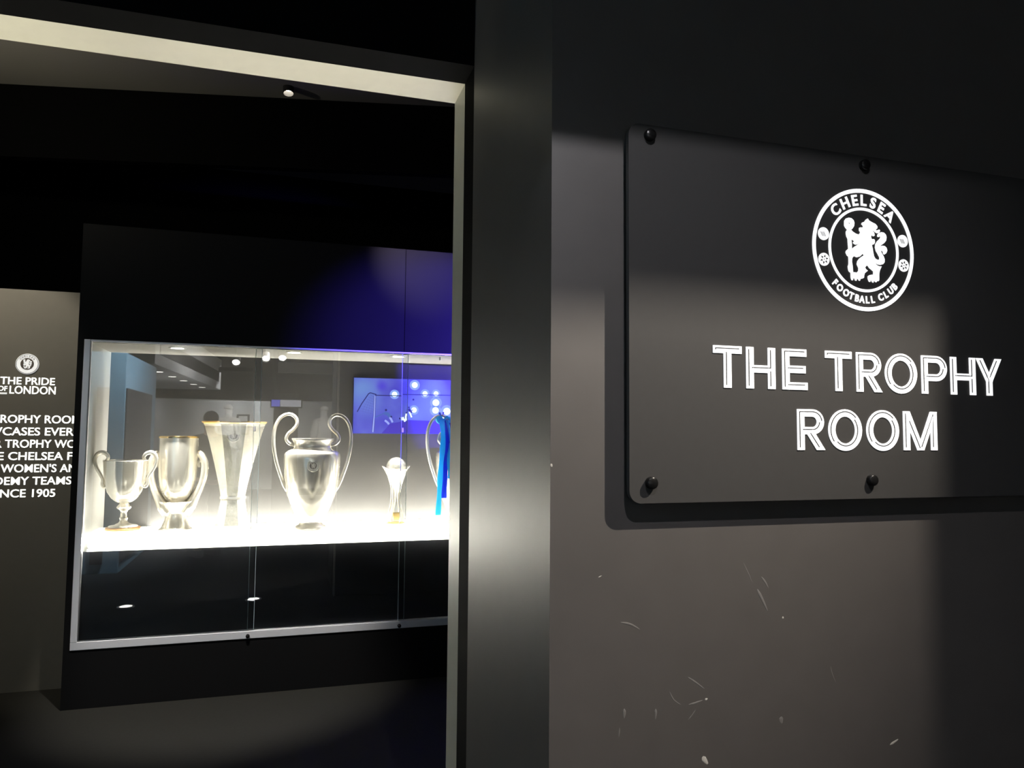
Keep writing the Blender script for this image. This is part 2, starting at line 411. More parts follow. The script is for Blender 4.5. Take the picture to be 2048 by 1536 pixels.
# --- round crest
EC = Vector((1.1745, 0.3995)); ER = 0.1322
em = bpy.data.objects.new('crest', None); COL.objects.link(em); em.parent = sign; em['label'] = 'white round crest with lion holding a staff'
em.location = Vector((EC.x, Y_SF, EYE + EC.y)) - sign.location
def on_crest(name, bm, m, y=Y_SF):
    bmesh.ops.transform(bm, matrix=FACE(0, y, EYE), verts=bm.verts)
    o = obj(name, bm, m, em); o.matrix_parent_inverse = Matrix.Translation(-(em.location + sign.location)); return o
def circ(c, r, n=64): return [(c[0] + r * math.cos(2 * PI * k / n), c[1] + r * math.sin(2 * PI * k / n)) for k in range(n)]
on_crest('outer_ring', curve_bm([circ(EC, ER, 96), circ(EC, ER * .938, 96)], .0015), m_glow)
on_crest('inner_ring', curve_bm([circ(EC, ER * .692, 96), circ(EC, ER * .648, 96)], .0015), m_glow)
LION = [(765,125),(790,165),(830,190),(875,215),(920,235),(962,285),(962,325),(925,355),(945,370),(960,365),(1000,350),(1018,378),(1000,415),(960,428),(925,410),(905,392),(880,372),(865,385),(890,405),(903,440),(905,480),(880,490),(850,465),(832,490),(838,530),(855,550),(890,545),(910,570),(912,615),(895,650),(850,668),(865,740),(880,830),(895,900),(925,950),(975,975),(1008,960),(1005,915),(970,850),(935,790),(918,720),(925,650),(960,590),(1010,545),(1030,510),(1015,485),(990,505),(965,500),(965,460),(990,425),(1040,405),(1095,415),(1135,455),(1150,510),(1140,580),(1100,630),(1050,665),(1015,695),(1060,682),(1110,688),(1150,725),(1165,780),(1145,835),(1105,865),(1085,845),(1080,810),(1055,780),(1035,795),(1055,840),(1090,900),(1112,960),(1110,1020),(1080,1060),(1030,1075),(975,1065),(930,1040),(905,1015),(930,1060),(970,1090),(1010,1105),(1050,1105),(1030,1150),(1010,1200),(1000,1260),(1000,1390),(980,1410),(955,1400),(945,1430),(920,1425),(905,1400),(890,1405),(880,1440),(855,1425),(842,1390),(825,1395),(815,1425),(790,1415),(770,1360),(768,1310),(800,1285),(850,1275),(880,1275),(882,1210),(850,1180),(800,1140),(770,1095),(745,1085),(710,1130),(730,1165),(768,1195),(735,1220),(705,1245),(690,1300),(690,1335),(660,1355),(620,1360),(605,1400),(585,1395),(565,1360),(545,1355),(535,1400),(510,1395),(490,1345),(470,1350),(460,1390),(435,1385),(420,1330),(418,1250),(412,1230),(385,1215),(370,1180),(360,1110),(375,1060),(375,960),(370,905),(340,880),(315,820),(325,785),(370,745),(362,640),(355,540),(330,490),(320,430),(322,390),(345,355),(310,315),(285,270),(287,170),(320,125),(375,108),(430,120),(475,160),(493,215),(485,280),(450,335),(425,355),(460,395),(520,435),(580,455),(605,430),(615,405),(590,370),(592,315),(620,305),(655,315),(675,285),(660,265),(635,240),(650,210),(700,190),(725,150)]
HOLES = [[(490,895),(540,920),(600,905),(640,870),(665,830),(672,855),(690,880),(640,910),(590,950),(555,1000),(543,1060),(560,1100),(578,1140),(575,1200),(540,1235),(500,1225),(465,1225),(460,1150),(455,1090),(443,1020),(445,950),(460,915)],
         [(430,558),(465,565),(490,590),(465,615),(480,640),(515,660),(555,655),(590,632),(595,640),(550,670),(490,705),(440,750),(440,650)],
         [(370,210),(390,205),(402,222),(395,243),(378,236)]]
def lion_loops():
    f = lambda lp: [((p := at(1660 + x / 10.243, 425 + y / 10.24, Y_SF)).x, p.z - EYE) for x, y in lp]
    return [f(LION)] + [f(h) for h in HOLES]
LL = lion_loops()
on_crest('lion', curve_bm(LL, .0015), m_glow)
def ring_text(text, angles, r, size, flip, center=EC, offset=0.0, depth=.0015, sx=1.0):
    bm = bmesh.new()
    for ch, a in zip(text, angles):
        if ch == ' ': continue
        t = font_bm(ch, size, offset, depth); x0, x1, y0, y1 = bounds(t)
        bmesh.ops.translate(t, vec=(-(x0 + x1) / 2, -(y0 + y1) / 2, 0), verts=t.verts)
        bmesh.ops.scale(t, vec=(sx, 1, 1), verts=t.verts)
        a = math.radians(a); rot = (a - PI / 2) if not flip else (a + PI / 2)
        merge(bm, t, Matrix.Translation((center[0] + r * math.cos(a), center[1] + r * math.sin(a), 0)) @ Matrix.Rotation(rot, 4, 'Z'))
    return bm
def ang(zx, zy):
    p = at(1560 + zx / 4.8, 340 + zy / 4.8, Y_SF); return math.degrees(math.atan2(p.z - EYE - EC.y, p.x - EC.x))
A1 = [ang(*q) for q in ((535, 388), (626, 328), (718, 306), (800, 306), (888, 335), (967, 379), (1044, 450))]
A2 = [ang(*q) for q in ((524, 1085), (568, 1138), (628, 1190), (682, 1212), (738, 1232), (785, 1240), (838, 1245), (888, 1243), (920, 1240), (965, 1222), (1018, 1204), (1062, 1162), (1100, 1122))]
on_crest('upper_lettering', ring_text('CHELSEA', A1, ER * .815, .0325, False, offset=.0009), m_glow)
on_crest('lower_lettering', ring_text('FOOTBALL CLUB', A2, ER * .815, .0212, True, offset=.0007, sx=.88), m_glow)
for k, (zx, zy) in enumerate(((415, 612), (1174, 684), (420, 858), (1184, 918))):
    p = at(1560 + zx / 4.8, 340 + zy / 4.8, Y_SF); c = (p.x, p.z - EYE)
    bo = on_crest('ball' if k < 2 else 'rose', curve_bm([circ(c, ER * .103, 32)], .0015), m_glow)
    bm = bmesh.new()
    if k < 2:
        for j in (-1, 0, 1): stroke_bm(bm, [(c[0] + j * .0036 - .004, c[1] + .004), (c[0] + j * .0036 + .001, c[1] - .0055)], .0012, False, .0003)
    else:
        for j in range(6):
            a = j * PI / 3 + .3
            stroke_bm(bm, [(c[0] + .005 * math.cos(a - .3), c[1] + .005 * math.sin(a - .3)), (c[0] + .0085 * math.cos(a), c[1] + .0085 * math.sin(a)), (c[0] + .005 * math.cos(a + .3), c[1] + .005 * math.sin(a + .3))], .0017, False, .0003)
        stroke_bm(bm, [(c[0] - .001, c[1]), (c[0] + .001, c[1])], .002, False, .0003)
    bmesh.ops.transform(bm, matrix=FACE(0, Y_SF - .0015, EYE), verts=bm.verts)
    mo = obj('marking', bm, m_ink, em); mo.matrix_parent_inverse = Matrix.Translation(-(em.location + sign.location))

# ------------------------------------------------------------------ information panel left of the case
Y_TP = 5.0
tp = thing('information_panel', 'olive grey wall panel with white text about the trophy room, left of the case', 'panel', (-2.0, Y_TP, 0))
o = box('board', m_text, -3.4 + 2.0, -1.112 + 2.0, 0, 0.12, 0, at(80, 581, Y_TP).z, tp)
def put_text(pre, sub, suf, xa, xb, y_base, cap_px, name):
    """line of capitals whose middle piece spans pixels xa..xb"""
    a, b = at(xa, y_base, Y_TP), at(xb, y_base, Y_TP)
    cap = at(xa, y_base - cap_px, Y_TP).z - a.z
    off = .006
    t = font_bm(sub, 1, off); s0, s1, y0, y1 = bounds(t); t.free()
    px0 = 0.0
    if pre:
        t = font_bm(pre + sub[0], 1, off); q = bounds(t); t.free()
        t = font_bm(sub[0], 1, off); r = bounds(t); t.free()
        px0 = q[1] - r[1]
    t = font_bm('H', 1, off); hb = bounds(t); t.free()
    sx = (b.x - a.x) / (s1 - s0); sz = cap / (hb[3] - hb[2])
    bm = bmesh.new()
    for dx in (-.016, 0, .016):
        t = font_bm(pre + sub + suf, 1, off, 1.0); merge(bm, t, Matrix.Translation((dx, 0, 0)))
    # cut the line into its words
    xs = sorted((min(v.co.x for v in f.verts), max(v.co.x for v in f.verts)) for f in bm.faces); cuts = []; end = xs[0][1]
    for x0_, x1_ in xs:
        if x0_ > end + .12: cuts.append((x0_ + end) / 2)
        end = max(end, x1_)
    lims = [-1e9] + cuts + [1e9]; line_bm = bm
    for lo_, hi_ in zip(lims, lims[1:]):
        bm = line_bm.copy()
        bmesh.ops.delete(bm, geom=[v for v in bm.verts if not lo_ < v.co.x < hi_], context='VERTS')
        put_word(bm, px0 + s0, hb[2], sx, sz, a, b, name)
    line_bm.free()
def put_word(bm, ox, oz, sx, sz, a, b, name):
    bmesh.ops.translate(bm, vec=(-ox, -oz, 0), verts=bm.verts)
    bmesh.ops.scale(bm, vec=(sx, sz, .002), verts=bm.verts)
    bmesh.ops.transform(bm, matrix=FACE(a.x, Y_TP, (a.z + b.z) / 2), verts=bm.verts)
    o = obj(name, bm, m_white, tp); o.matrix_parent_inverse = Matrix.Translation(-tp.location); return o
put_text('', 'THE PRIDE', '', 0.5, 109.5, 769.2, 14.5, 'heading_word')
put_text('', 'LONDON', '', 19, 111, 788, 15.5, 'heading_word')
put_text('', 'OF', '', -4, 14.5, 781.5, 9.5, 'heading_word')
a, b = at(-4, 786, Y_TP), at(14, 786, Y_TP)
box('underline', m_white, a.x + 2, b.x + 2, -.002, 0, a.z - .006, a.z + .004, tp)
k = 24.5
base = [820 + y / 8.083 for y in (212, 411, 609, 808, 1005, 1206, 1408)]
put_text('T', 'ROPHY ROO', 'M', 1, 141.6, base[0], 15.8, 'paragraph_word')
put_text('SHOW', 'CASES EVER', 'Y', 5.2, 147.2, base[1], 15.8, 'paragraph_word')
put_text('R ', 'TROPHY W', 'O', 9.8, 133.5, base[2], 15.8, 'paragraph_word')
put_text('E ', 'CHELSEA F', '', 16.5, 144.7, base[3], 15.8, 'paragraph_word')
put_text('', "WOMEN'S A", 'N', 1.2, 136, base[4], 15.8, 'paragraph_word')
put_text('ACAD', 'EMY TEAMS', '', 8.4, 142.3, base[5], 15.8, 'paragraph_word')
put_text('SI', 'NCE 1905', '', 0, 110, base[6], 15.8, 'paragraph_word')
# its small crest
def crest_small(cx, cz, r, y, parent, world=None, mb=m_white, mi=m_badge_ink):
    """disc badge facing -y with a lion in the middle; cx, cz in world, y the face it lies on"""
    bm = bmesh.new(); bm_lathe(bm, [(0, 0), (r, 0), (r, r * .06), (r * .97, r * .09), (0, r * .09)], 40, (0, 0, 0), '-Y')
    o = obj('crest', bm, mb, parent); o.location = Vector((cx, y, cz)) - parent.matrix_world.translation if False else Vector((cx, y, cz)) - Vector(parent.location)
    yf = -r * .09
    def add(name, b2, m, yy):
        bmesh.ops.transform(b2, matrix=FACE(0, yy, 0), verts=b2.verts); return obj(name, b2, m, o)
    add('field', curve_bm([circ((0, 0), r * .58, 40)], r * .02), mi, yf)
    add('ring', curve_bm([circ((0, 0), r * .95, 40), circ((0, 0), r * .91, 40)], r * .02), mi, yf)
    k = r / ER
    add('lion', curve_bm([[((x - EC.x) * k * .88, (z - EC.y) * k * .88) for x, z in lp] for lp in LL], r * .02), mb, yf - r * .02)
    add('lettering', ring_text('CHELSEA', [140, 123, 107, 91, 75, 58, 41], r * .75, r * .24, False, (0, 0), r * .006, r * .02), mi, yf)
    return o
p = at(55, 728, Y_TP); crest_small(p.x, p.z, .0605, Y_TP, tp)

# ------------------------------------------------------------------ the trophy case
CX0, CX1 = -1.073, 2.35
GZ0, GZ1 = EYE - 1.186, EYE + 0.508
SH = EYE - 0.655                    # shelf
PLT = EYE - 0.600                   # top of the lit plinth
case = thing('display_case', 'long glazed trophy case with glowing shelf in a black surround', 'display case', (0, YG, 0))
def cpart(name, m, x0, x1, y0, y1, z0, z1, bevel=0.0, parent=case):
    bm = bmesh.new(); bm_box(bm, x0, x1, y0 - YG, y1 - YG, z0, z1, bevel); return obj(name, bm, m, parent)
FZ = EYE + 1.161; FX0 = -1.106; FX1 = 2.42
bm = bmesh.new()
bm_box(bm, FX0, FX1, -0.005, 0.70, GZ1, FZ)
bm_box(bm, FX0, FX1, -0.005, 0.70, 0.0, GZ0)
bm_box(bm, FX0, CX0, -0.005, 0.70, GZ0, GZ1)
bm_box(bm, CX1, FX1, -0.005, 0.70, GZ0, GZ1)
obj('surround', bm, m_fascia, case)
cpart('seam', m_black, 0.705, 0.709, YG - .0055, YG - .004, GZ1, FZ)
cpart('back_panel', m_case, CX0, CX1, YB, YB + .03, SH, GZ1)
bm = bmesh.new(); bm_box(bm, CX0, CX0 + .015, .035, YB - YG, SH - .11, GZ1); obj('end_panel', bm, m_caseside, case)
bm = bmesh.new(); bm_box(bm, CX1 - .015, CX1, .035, YB - YG, SH, GZ1); obj('end_panel', bm, m_caseside, case)
cpart('top_panel', mat('grey_case_ceiling', (.22, .215, .2), .6), CX0 + .015, CX1 - .015, YG + .03, YB, GZ1 - .012, GZ1)
cpart('shelf', m_light, CX0 + .05, CX1 - .02, YG + .035, YB, SH - .012, SH)
cpart('lit_plinth', m_light, CX0 + .035, CX1 - .05, YG + .11, YB, SH, PLT, .004)
cpart('light_strip', m_strip, CX0 + .27, CX1 - .2, YB - .145, YB - .005, PLT - .004, PLT + .0004)
cpart('lit_edge', mat('led_edge_diffuser', (.9, .9, .85), .5, emit=(1, .94, .82), estr=85), CX0 + .04, CX1 - .055, YG + .105, YG + .11, SH + .004, PLT - .003)
cpart('riser', m_light, CX0 + .04, -.78, YG + .115, YG + .36, PLT + .0006, PLT + .0255, .002)
cpart('apron', m_apron, CX0 + .03, CX1, YG + .045, YG + .07, GZ0, SH - .012)
cpart('end_return', m_black, CX0, CX0 + .03, YG + .035, YG + .2, GZ0, SH - .11)
cpart('bottom_channel', m_alu, CX0, CX1, YG - .012, YG + .035, GZ0, GZ0 + .042, .002)
cpart('side_channel', m_alu, CX0, CX0 + .032, YG - .012, YG + .034, GZ0 + .042, GZ1, .002)
cpart('top_channel', m_alu, CX0 + .032, CX1, YG - .006, YG + .028, GZ1 - .009, GZ1, .001)
# overlapping panes
panes = ((CX0 + .02, -.135, 0), (-.172, .738, 1), (.698, 1.60, 0), (1.56, CX1, 1))
for x0, x1, tr in panes:
    y0 = .002 + tr * .014
    bm = bmesh.new(); bm_box(bm, x0 + .0022, x1 - .0022, y0, y0 + .008, GZ0 + .03, GZ1 - .004); g = obj('glass_pane', bm, m_glass, case)
    for xa, xb in ((x0, x0 + .0022), (x1 - .0022, x1)):
        if xa < CX0 + .03 or xb > CX1 - .01: continue
        bm = bmesh.new(); bm_box(bm, xa, xb, y0, y0 + .008, GZ0 + .03, GZ1 - .004); obj('polished_edge', bm, m_edge, g)
for xx in (-.166, .705):
    for zz in (GZ0 + .016,):
        bm = bmesh.new(); bm_lathe(bm, [(0, 0), (.011, 0), (.011, .012), (.008, .016), (0, .017)], 20, (xx, -.012, zz), '-Y'); obj('lock_knob', bm, m_cap, case, True)
    bm = bmesh.new(); bm_box(bm, xx - .007, xx + .007, -.004, .026, EYE + .005, EYE + .035, .002); obj('pane_clip', bm, m_alu, case)
bm = bmesh.new(); bm_lathe(bm, [(0, 0), (.005, 0), (.005, -.02), (0, -.022)], 12, (.955, .10, GZ1 - .012)); obj('sensor', bm, m_rim, case, True)
# downlights in the case ceiling
dl = [at(355, 688, YG + .13).x, at(588, 699, YG + .13).x, at(797, 708, YG + .13).x, 1.42, 2.05]
for i, xx in enumerate(dl):
    bm = bmesh.new(); bm_lathe(bm, [(.036, .002), (.048, .002), (.049, -.003), (.046, -.006), (.037, -.006), (.036, .002)], 32)
    d = obj('downlight', bm, m_rim, case, True); d.location = (xx, .14, GZ1 - .012)
    bm = bmesh.new(); bm_lathe(bm, [(0, -.004), (.036, -.004), (.036, .001), (0, .001)], 32); obj('lens', bm, m_lens, d)
    s = spot('case_downlight', (xx, YG + .14, GZ1 - .024), (xx, YG + .17, SH), P_CASE, (1, .95, .86), 52, .4, .03)

# ------------------------------------------------------------------ backlit football picture on the back panel
def emis(name, col, s):
    return mat(name, tuple(c * .3 for c in col), .5, emit=col, estr=s)
PX0, PX1, PZ0, PZ1 = .452, 1.132, EYE - .003, EYE + .380
YP = YB - .022
pic = thing('backlit_picture', 'blue backlit picture of a football goalmouth on the case back panel', 'picture', ((PX0 + PX1) / 2, YP, PZ0))
m_scr = bpy.data.materials.new('blue_backlit_print'); m_scr.use_nodes = True
nt = m_scr.node_tree; b = nt.nodes['Principled BSDF']; b.inputs['Base Color'].default_value = (.03, .03, .15, 1); b.inputs['Roughness'].default_value = .4
tc = nt.nodes.new('ShaderNodeTexCoord'); nz = nt.nodes.new('ShaderNodeTexNoise'); nz.inputs['Scale'].default_value = 4.5; nz.inputs['Detail'].default_value = 3
cr = nt.nodes.new('ShaderNodeValToRGB'); cr.color_ramp.elements[0].position = .3; cr.color_ramp.elements[0].color = (.06, .035, .75, 1)
cr.color_ramp.elements[1].position = .72; cr.color_ramp.elements[1].color = (.20, .27, .95, 1)
nt.links.new(tc.outputs['Object'], nz.inputs['Vector']); nt.links.new(nz.outputs['Fac'], cr.inputs[0]); 
last = cr.outputs[0]
for (bx, bz, br, bc) in ((.06, .30, .16, (.25, .50, .95, 1)), (.10, .20, .16, (.20, .32, .95, 1)), (.19, .33, .06, (.07, .01, .9, 1)), (.56, .20, .22, (.30, .48, 1.0, 1)), (.43, .12, .14, (.26, .40, .95, 1)), (.56, .34, .12, (.28, .42, .98, 1))):
    ds = nt.nodes.new('ShaderNodeVectorMath'); ds.operation = 'DISTANCE'; ds.inputs[1].default_value = (bx - .34, 0, bz)
    mr = nt.nodes.new('ShaderNodeMapRange'); mr.interpolation_type = 'SMOOTHSTEP'; mr.inputs[1].default_value = br; mr.inputs[2].default_value = 0; mr.inputs[3].default_value = 0; mr.inputs[4].default_value = .85
    mx = nt.nodes.new('ShaderNodeMix'); mx.data_type = 'RGBA'; mx.inputs[7].default_value = bc
    nt.links.new(tc.outputs['Object'], ds.inputs[0]); nt.links.new(ds.outputs['Value'], mr.inputs[0]); nt.links.new(mr.outputs[0], mx.inputs[0]); nt.links.new(last, mx.inputs[6]); last = mx.outputs[2]
nt.links.new(last, b.inputs['Emission Color'])
b.inputs['Emission Strength'].default_value = .62
def ploc(u, v): return (PX0 + (PX1 - PX0) * u - pic.location.x, PZ0 + (PZ1 - PZ0) * v - pic.location.z)
def pp(name, bm, m, lift=0.0):
    bmesh.ops.transform(bm, matrix=FACE(0, -lift, 0), verts=bm.verts); return obj(name, bm, m, pic)
bm = bmesh.new(); bm_box(bm, PX0 - pic.location.x, PX1 - pic.location.x, 0, .02, 0, PZ1 - PZ0); obj('print', bm, m_scr, pic)
bm = bmesh.new()
for a in ((-.004, 1.004, 1.0, 1.012), (-.006, 0, -.0, 1.012), (1.0, 1.006, 0, 1.012)):
    x0, z0 = ploc(a[0], a[2]); x1, z1 = ploc(a[1], a[3]); bm_box(bm, x0, x1, -.004, .02, z0, z1)
obj('frame', bm, mat('dark_blue_edge', (.01, .01, .06), .5), pic)
m_p_dark = emis('print_dark', (.02, .015, .22), .5); m_p_pale = emis('print_pale', (.35, .42, .95), .75); m_p_white = emis('print_light', (.75, .95, 1.0), 1.5)
m_p_mid = emis('print_mid', (.12, .10, .62), .55)
m_p_pitch = emis('print_pitch', (.07, .04, .62), .55); m_p_sky = emis('print_glow', (.28, .42, .98), .72)
def uv(x, y):   # pixel of the zoomed picture crop (1877x1536) -> local
    return ploc((x - 88) / (1732 - 88), 1 - (y - 305) / (1275 - 305))
# crowd, pitch and glow patches of the picture
def patch(name, pts, m, lift): pp(name, curve_bm([[uv(*q) for q in pts]], .0004), m, lift)
patch('pitch', [(1000, 1030), (1400, 1040), (1730, 1030), (1730, 1270), (560, 1270), (700, 1100), (880, 1060)], m_p_pitch, .0004)
bm = bmesh.new()
stroke_bm(bm, [uv(150, 900), uv(220, 760), uv(330, 580), uv(360, 562), uv(460, 590)], .0065, False, .0006)
stroke_bm(bm, [uv(440, 603), uv(890, 603)], .006, False, .0006); stroke_bm(bm, [uv(905, 577), uv(1728, 573)], .0055, False, .0006)
pp('crossbar', bm, m_p_dark, .001)
bm = bmesh.new(); stroke_bm(bm, [uv(438, 610), uv(432, 960), uv(415, 1250)], .0105, False, .0006); pp('goalpost', bm, m_p_pale, .001)
bm = bmesh.new(); stroke_bm(bm, [uv(450, 610), uv(447, 960), uv(432, 1250)], .0025, False, .0006); stroke_bm(bm, [uv(425, 610), uv(418, 960), uv(398, 1250)], .0025, False, .0006); pp('goalpost_shadow', bm, m_p_dark, .0014)
bm = bmesh.new()
for i in range(8):
    t = i / 8; stroke_bm(bm, [uv(355 - 195 * t, 590 + 330 * t), uv(430 - 6 * t, 640 + 340 * t)], .0011, False, .0004)
for i in range(1, 5):
    t = i / 5; stroke_bm(bm, [uv(350 + 80 * t, 580 + 30 * t), uv(190 + 230 * t, 860 + 100 * t)], .0011, False, .0004)
pp('goal_net', bm, m_p_mid, .001)
for x, y, r in ((765, 580, 46), (1105, 405, 50), (1285, 555, 44), (1475, 550, 42), (1475, 712, 58), (1470, 850, 56), (1100, 850, 46), (1668, 865, 62)):
    c = uv(x, y); rr = r / (1732 - 88) * (PX1 - PX0)
    pp('floodlight', curve_bm([circ(c, rr, 24)], .0004), m_p_white, .001)
    bm = curve_bm([circ(c, rr * 1.75, 24)], .0003); pp('floodlight_glow', bm, m_p_sky, .0006)
def person_print(segs, head, shirt):
    bm = bmesh.new()
    for pts, wd in segs: stroke_bm(bm, [uv(*q) for q in pts], wd, False, .0005)
    pp('player', bm, shirt, .0018)
    c = uv(*head[:2]); pp('player_head', curve_bm([circ(c, head[2] / 1644 * (PX1 - PX0), 14)], .0005), m_p_dark, .0022)
person_print([([(600, 910), (540, 945), (440, 990)], .006), ([(600, 915), (660, 930), (700, 985)], .022)], (626, 860, 19), mat('print_keeper', (.01, .02, .05), .5, emit=(.10, .22, .80), estr=.6))
person_print([([(690, 985), (720, 1030), (740, 1075)], .014), ([(610, 1040), (660, 1080), (680, 1110)], .014)], (716, 975, 16), m_p_pale)
person_print([([(880, 1010), (930, 1005)], .022), ([(930, 1010), (950, 1060)], .012)], (862, 1005, 15), m_p_white)
person_print([([(1010, 830), (1030, 870), (1060, 900)], .016), ([(1050, 860), (1085, 850)], .005)], (1012, 806, 15), m_p_dark)
person_print([([(1020, 880), (1045, 940), (1060, 980)], .010), ([(975, 900), (960, 980), (970, 1040)], .012)], (970, 905, 13), m_p_white)
person_print([([(1440, 985), (1475, 975), (1505, 990)], .010), ([(1470, 990), (1470, 1030)], .012)], (1472, 960, 13), m_p_dark)
person_print([([(1600, 910), (1605, 960), (1650, 985)], .014), ([(1560, 985), (1600, 985)], .007)], (1606, 892, 17), m_p_dark)
person_print([([(1605, 1000), (1610, 1050), (1625, 1085)], .013)], (1640, 1078, 8), m_p_pale)
pp('football', curve_bm([circ(uv(1085, 665), 17 / 1644 * (PX1 - PX0), 16)], .0006), m_p_dark, .0018)

# ------------------------------------------------------------------ trophies
def trophy(name, label, px, Y, lift=0.0):
    x = at(px, 1060, Y).x
    return thing(name, label, 'trophy', (x, Y, PLT + .0008 + lift), 0, None)
def prof_px(Y, px, rows, z_top=None):
    """rows of (pixel y, half width in pixels) -> lathe profile from the plinth up"""
    s = Y / F_PX * 1.02
    y_b = rows[0][0]
    return [(hw * s, (y_b - y) * s) for y, hw in rows]
SEG = 64
# 1 slim two-handled cup
Y1 = 4.85; t = trophy('trophy', 'small silver two-handled cup on a slender stem, leftmost in the case', 246, Y1, .0255); k = Y1 / F_PX * 1.01
P = lambda rows, k_: [(hw * k_, z * k_) for z, hw in rows]
bm = bmesh.new(); bm_lathe(bm, P([(0, 0), (0, 29), (3, 29), (4.5, 27), (5, 0)], k), SEG); obj('base', bm, m_bronze, t, True)
bm = bmesh.new(); bm_lathe(bm, P([(5, 0), (5, 24), (7, 23), (9, 15), (12, 8), (16, 5.5), (20, 7), (22, 5.5), (30, 5), (34, 6.5), (37, 11), (40, 12), (43, 9), (46, 7), (48, 0)], k), SEG); obj('stem', bm, m_silver, t, True)
bm = bmesh.new(); bm_lathe(bm, P([(46, 0), (46, 7), (49, 14), (55, 21), (66, 28), (82, 32), (100, 34.5), (118, 36), (121, 37), (122, 36), (118, 34.5), (100, 33), (80, 30), (60, 20), (52, 0)], k), SEG); obj('bowl', bm, m_silver, t, True)
for s in (-1, 1):
    bm = bmesh.new(); bm_tube(bm, [(s * x * k, 0, z * k) for x, z in ((33, 119), (28.5, 126), (32, 133), (40, 135.5), (47, 131), (49.5, 121), (46, 108), (40, 97), (36, 88), (36, 80), (33, 75), (29, 76))], [2.2 * k, 3.4 * k, 4.2 * k, 3.2 * k, 3 * k, 2.6 * k, 3.4 * k, 2.2 * k], 12)
    obj('handle', bm, m_silver, t, True)
# 2 cup with broad side arms
Y2 = 4.97; t = trophy('trophy', 'straight-sided silver cup held by two broad curving arms, gilt rim', 351, Y2); k = Y2 / F_PX * 1.01
bm = bmesh.new(); bm_lathe(bm, P([(0, 0), (0, 29), (2, 29), (6, 24), (18, 19), (28, 17), (36, 18), (44, 24), (52, 31), (49, 30), (44, 0)], k), SEG); obj('foot', bm, m_silver, t, True)
bm = bmesh.new(); bm_lathe(bm, P([(46, 0), (47, 9), (52, 17), (62, 24), (76, 29), (96, 32), (120, 33), (166, 33), (166, 31.5), (100, 30), (70, 25), (56, 0)], k), SEG); obj('bowl', bm, m_silver, t, True)
bm = bmesh.new(); bm_lathe(bm, P([(165, 31), (165, 34.5), (167, 35), (168.5, 34), (168.5, 31), (165, 31)], k), SEG); obj('rim', bm, m_gold, t, True)
for s in (-1, 1):
    bm = bmesh.new(); bm_tube(bm, [(s * x * k, 0, z * k) for x, z in ((15, 30), (22, 42), (32, 62), (41, 84), (45, 104), (44, 122), (38, 135), (32.5, 140))], [9 * k, 10.5 * k, 7.5 * k, 6 * k, 6.5 * k, 6.5 * k, 6 * k, 4.5 * k], 14, flat=1.8)
    obj('arm', bm, m_silver, t, True)
    bm = bmesh.new(); bm_tube(bm, [(s * x * k, -2 * k, z * k) for x, z in ((45, 118), (39, 126), (35, 121), (36, 112))], [3 * k, 2.6 * k, 2 * k], 10)
    obj('arm_scroll', bm, m_silver, t, True)
# 3 tall flared octagonal vase
Y3 = 4.90; t = trophy('trophy', 'tall flared octagonal silver vase trophy with round badge, no handles', 464, Y3); k = Y3 / F_PX * 1.01
def octa(rows, k_, n=8, twist=PI / 8):
    bm = bmesh.new(); bm_lathe(bm, P(rows, k_), n); bmesh.ops.rotate(bm, cent=(0, 0, 0), matrix=Matrix.Rotation(twist, 3, 'Z'), verts=bm.verts); return bm
bm = octa([(0, 0), (0, 38), (3, 38), (10, 32), (30, 26.5), (48, 23.5), (56, 22.5), (58, 0)], k); obj('base', bm, m_silver_engraved, t)
bm = bmesh.new(); bm_lathe(bm, P([(57, 0), (57, 23), (60, 23.5), (62, 22.5), (62, 0)], k), SEG); obj('collar', bm, m_silver, t, True)
bm = octa([(61, 0), (61, 22.5), (80, 26), (120, 35.5), (160, 46), (190, 55), (196, 58.5), (197.5, 59.5), (198, 57.5), (190, 53), (120, 33), (75, 0)], k)
body = obj('bowl', bm, m_silver_engraved, t)
bm = octa([(193, 56), (196, 60), (198.5, 61), (199, 58), (193, 56)], k); obj('rim', bm, m_gold, t)
zb = 172 * k; yb = -(49 * k * math.cos(PI / 8)) - .002
cr_o = crest_small(t.location.x, t.location.z + zb, .037, t.location.y + yb, t, mb=m_badge, mi=m_badge_ink); cr_o.rotation_euler = (-math.atan2(9, 34), 0, 0); cr_o.name = 'badge'
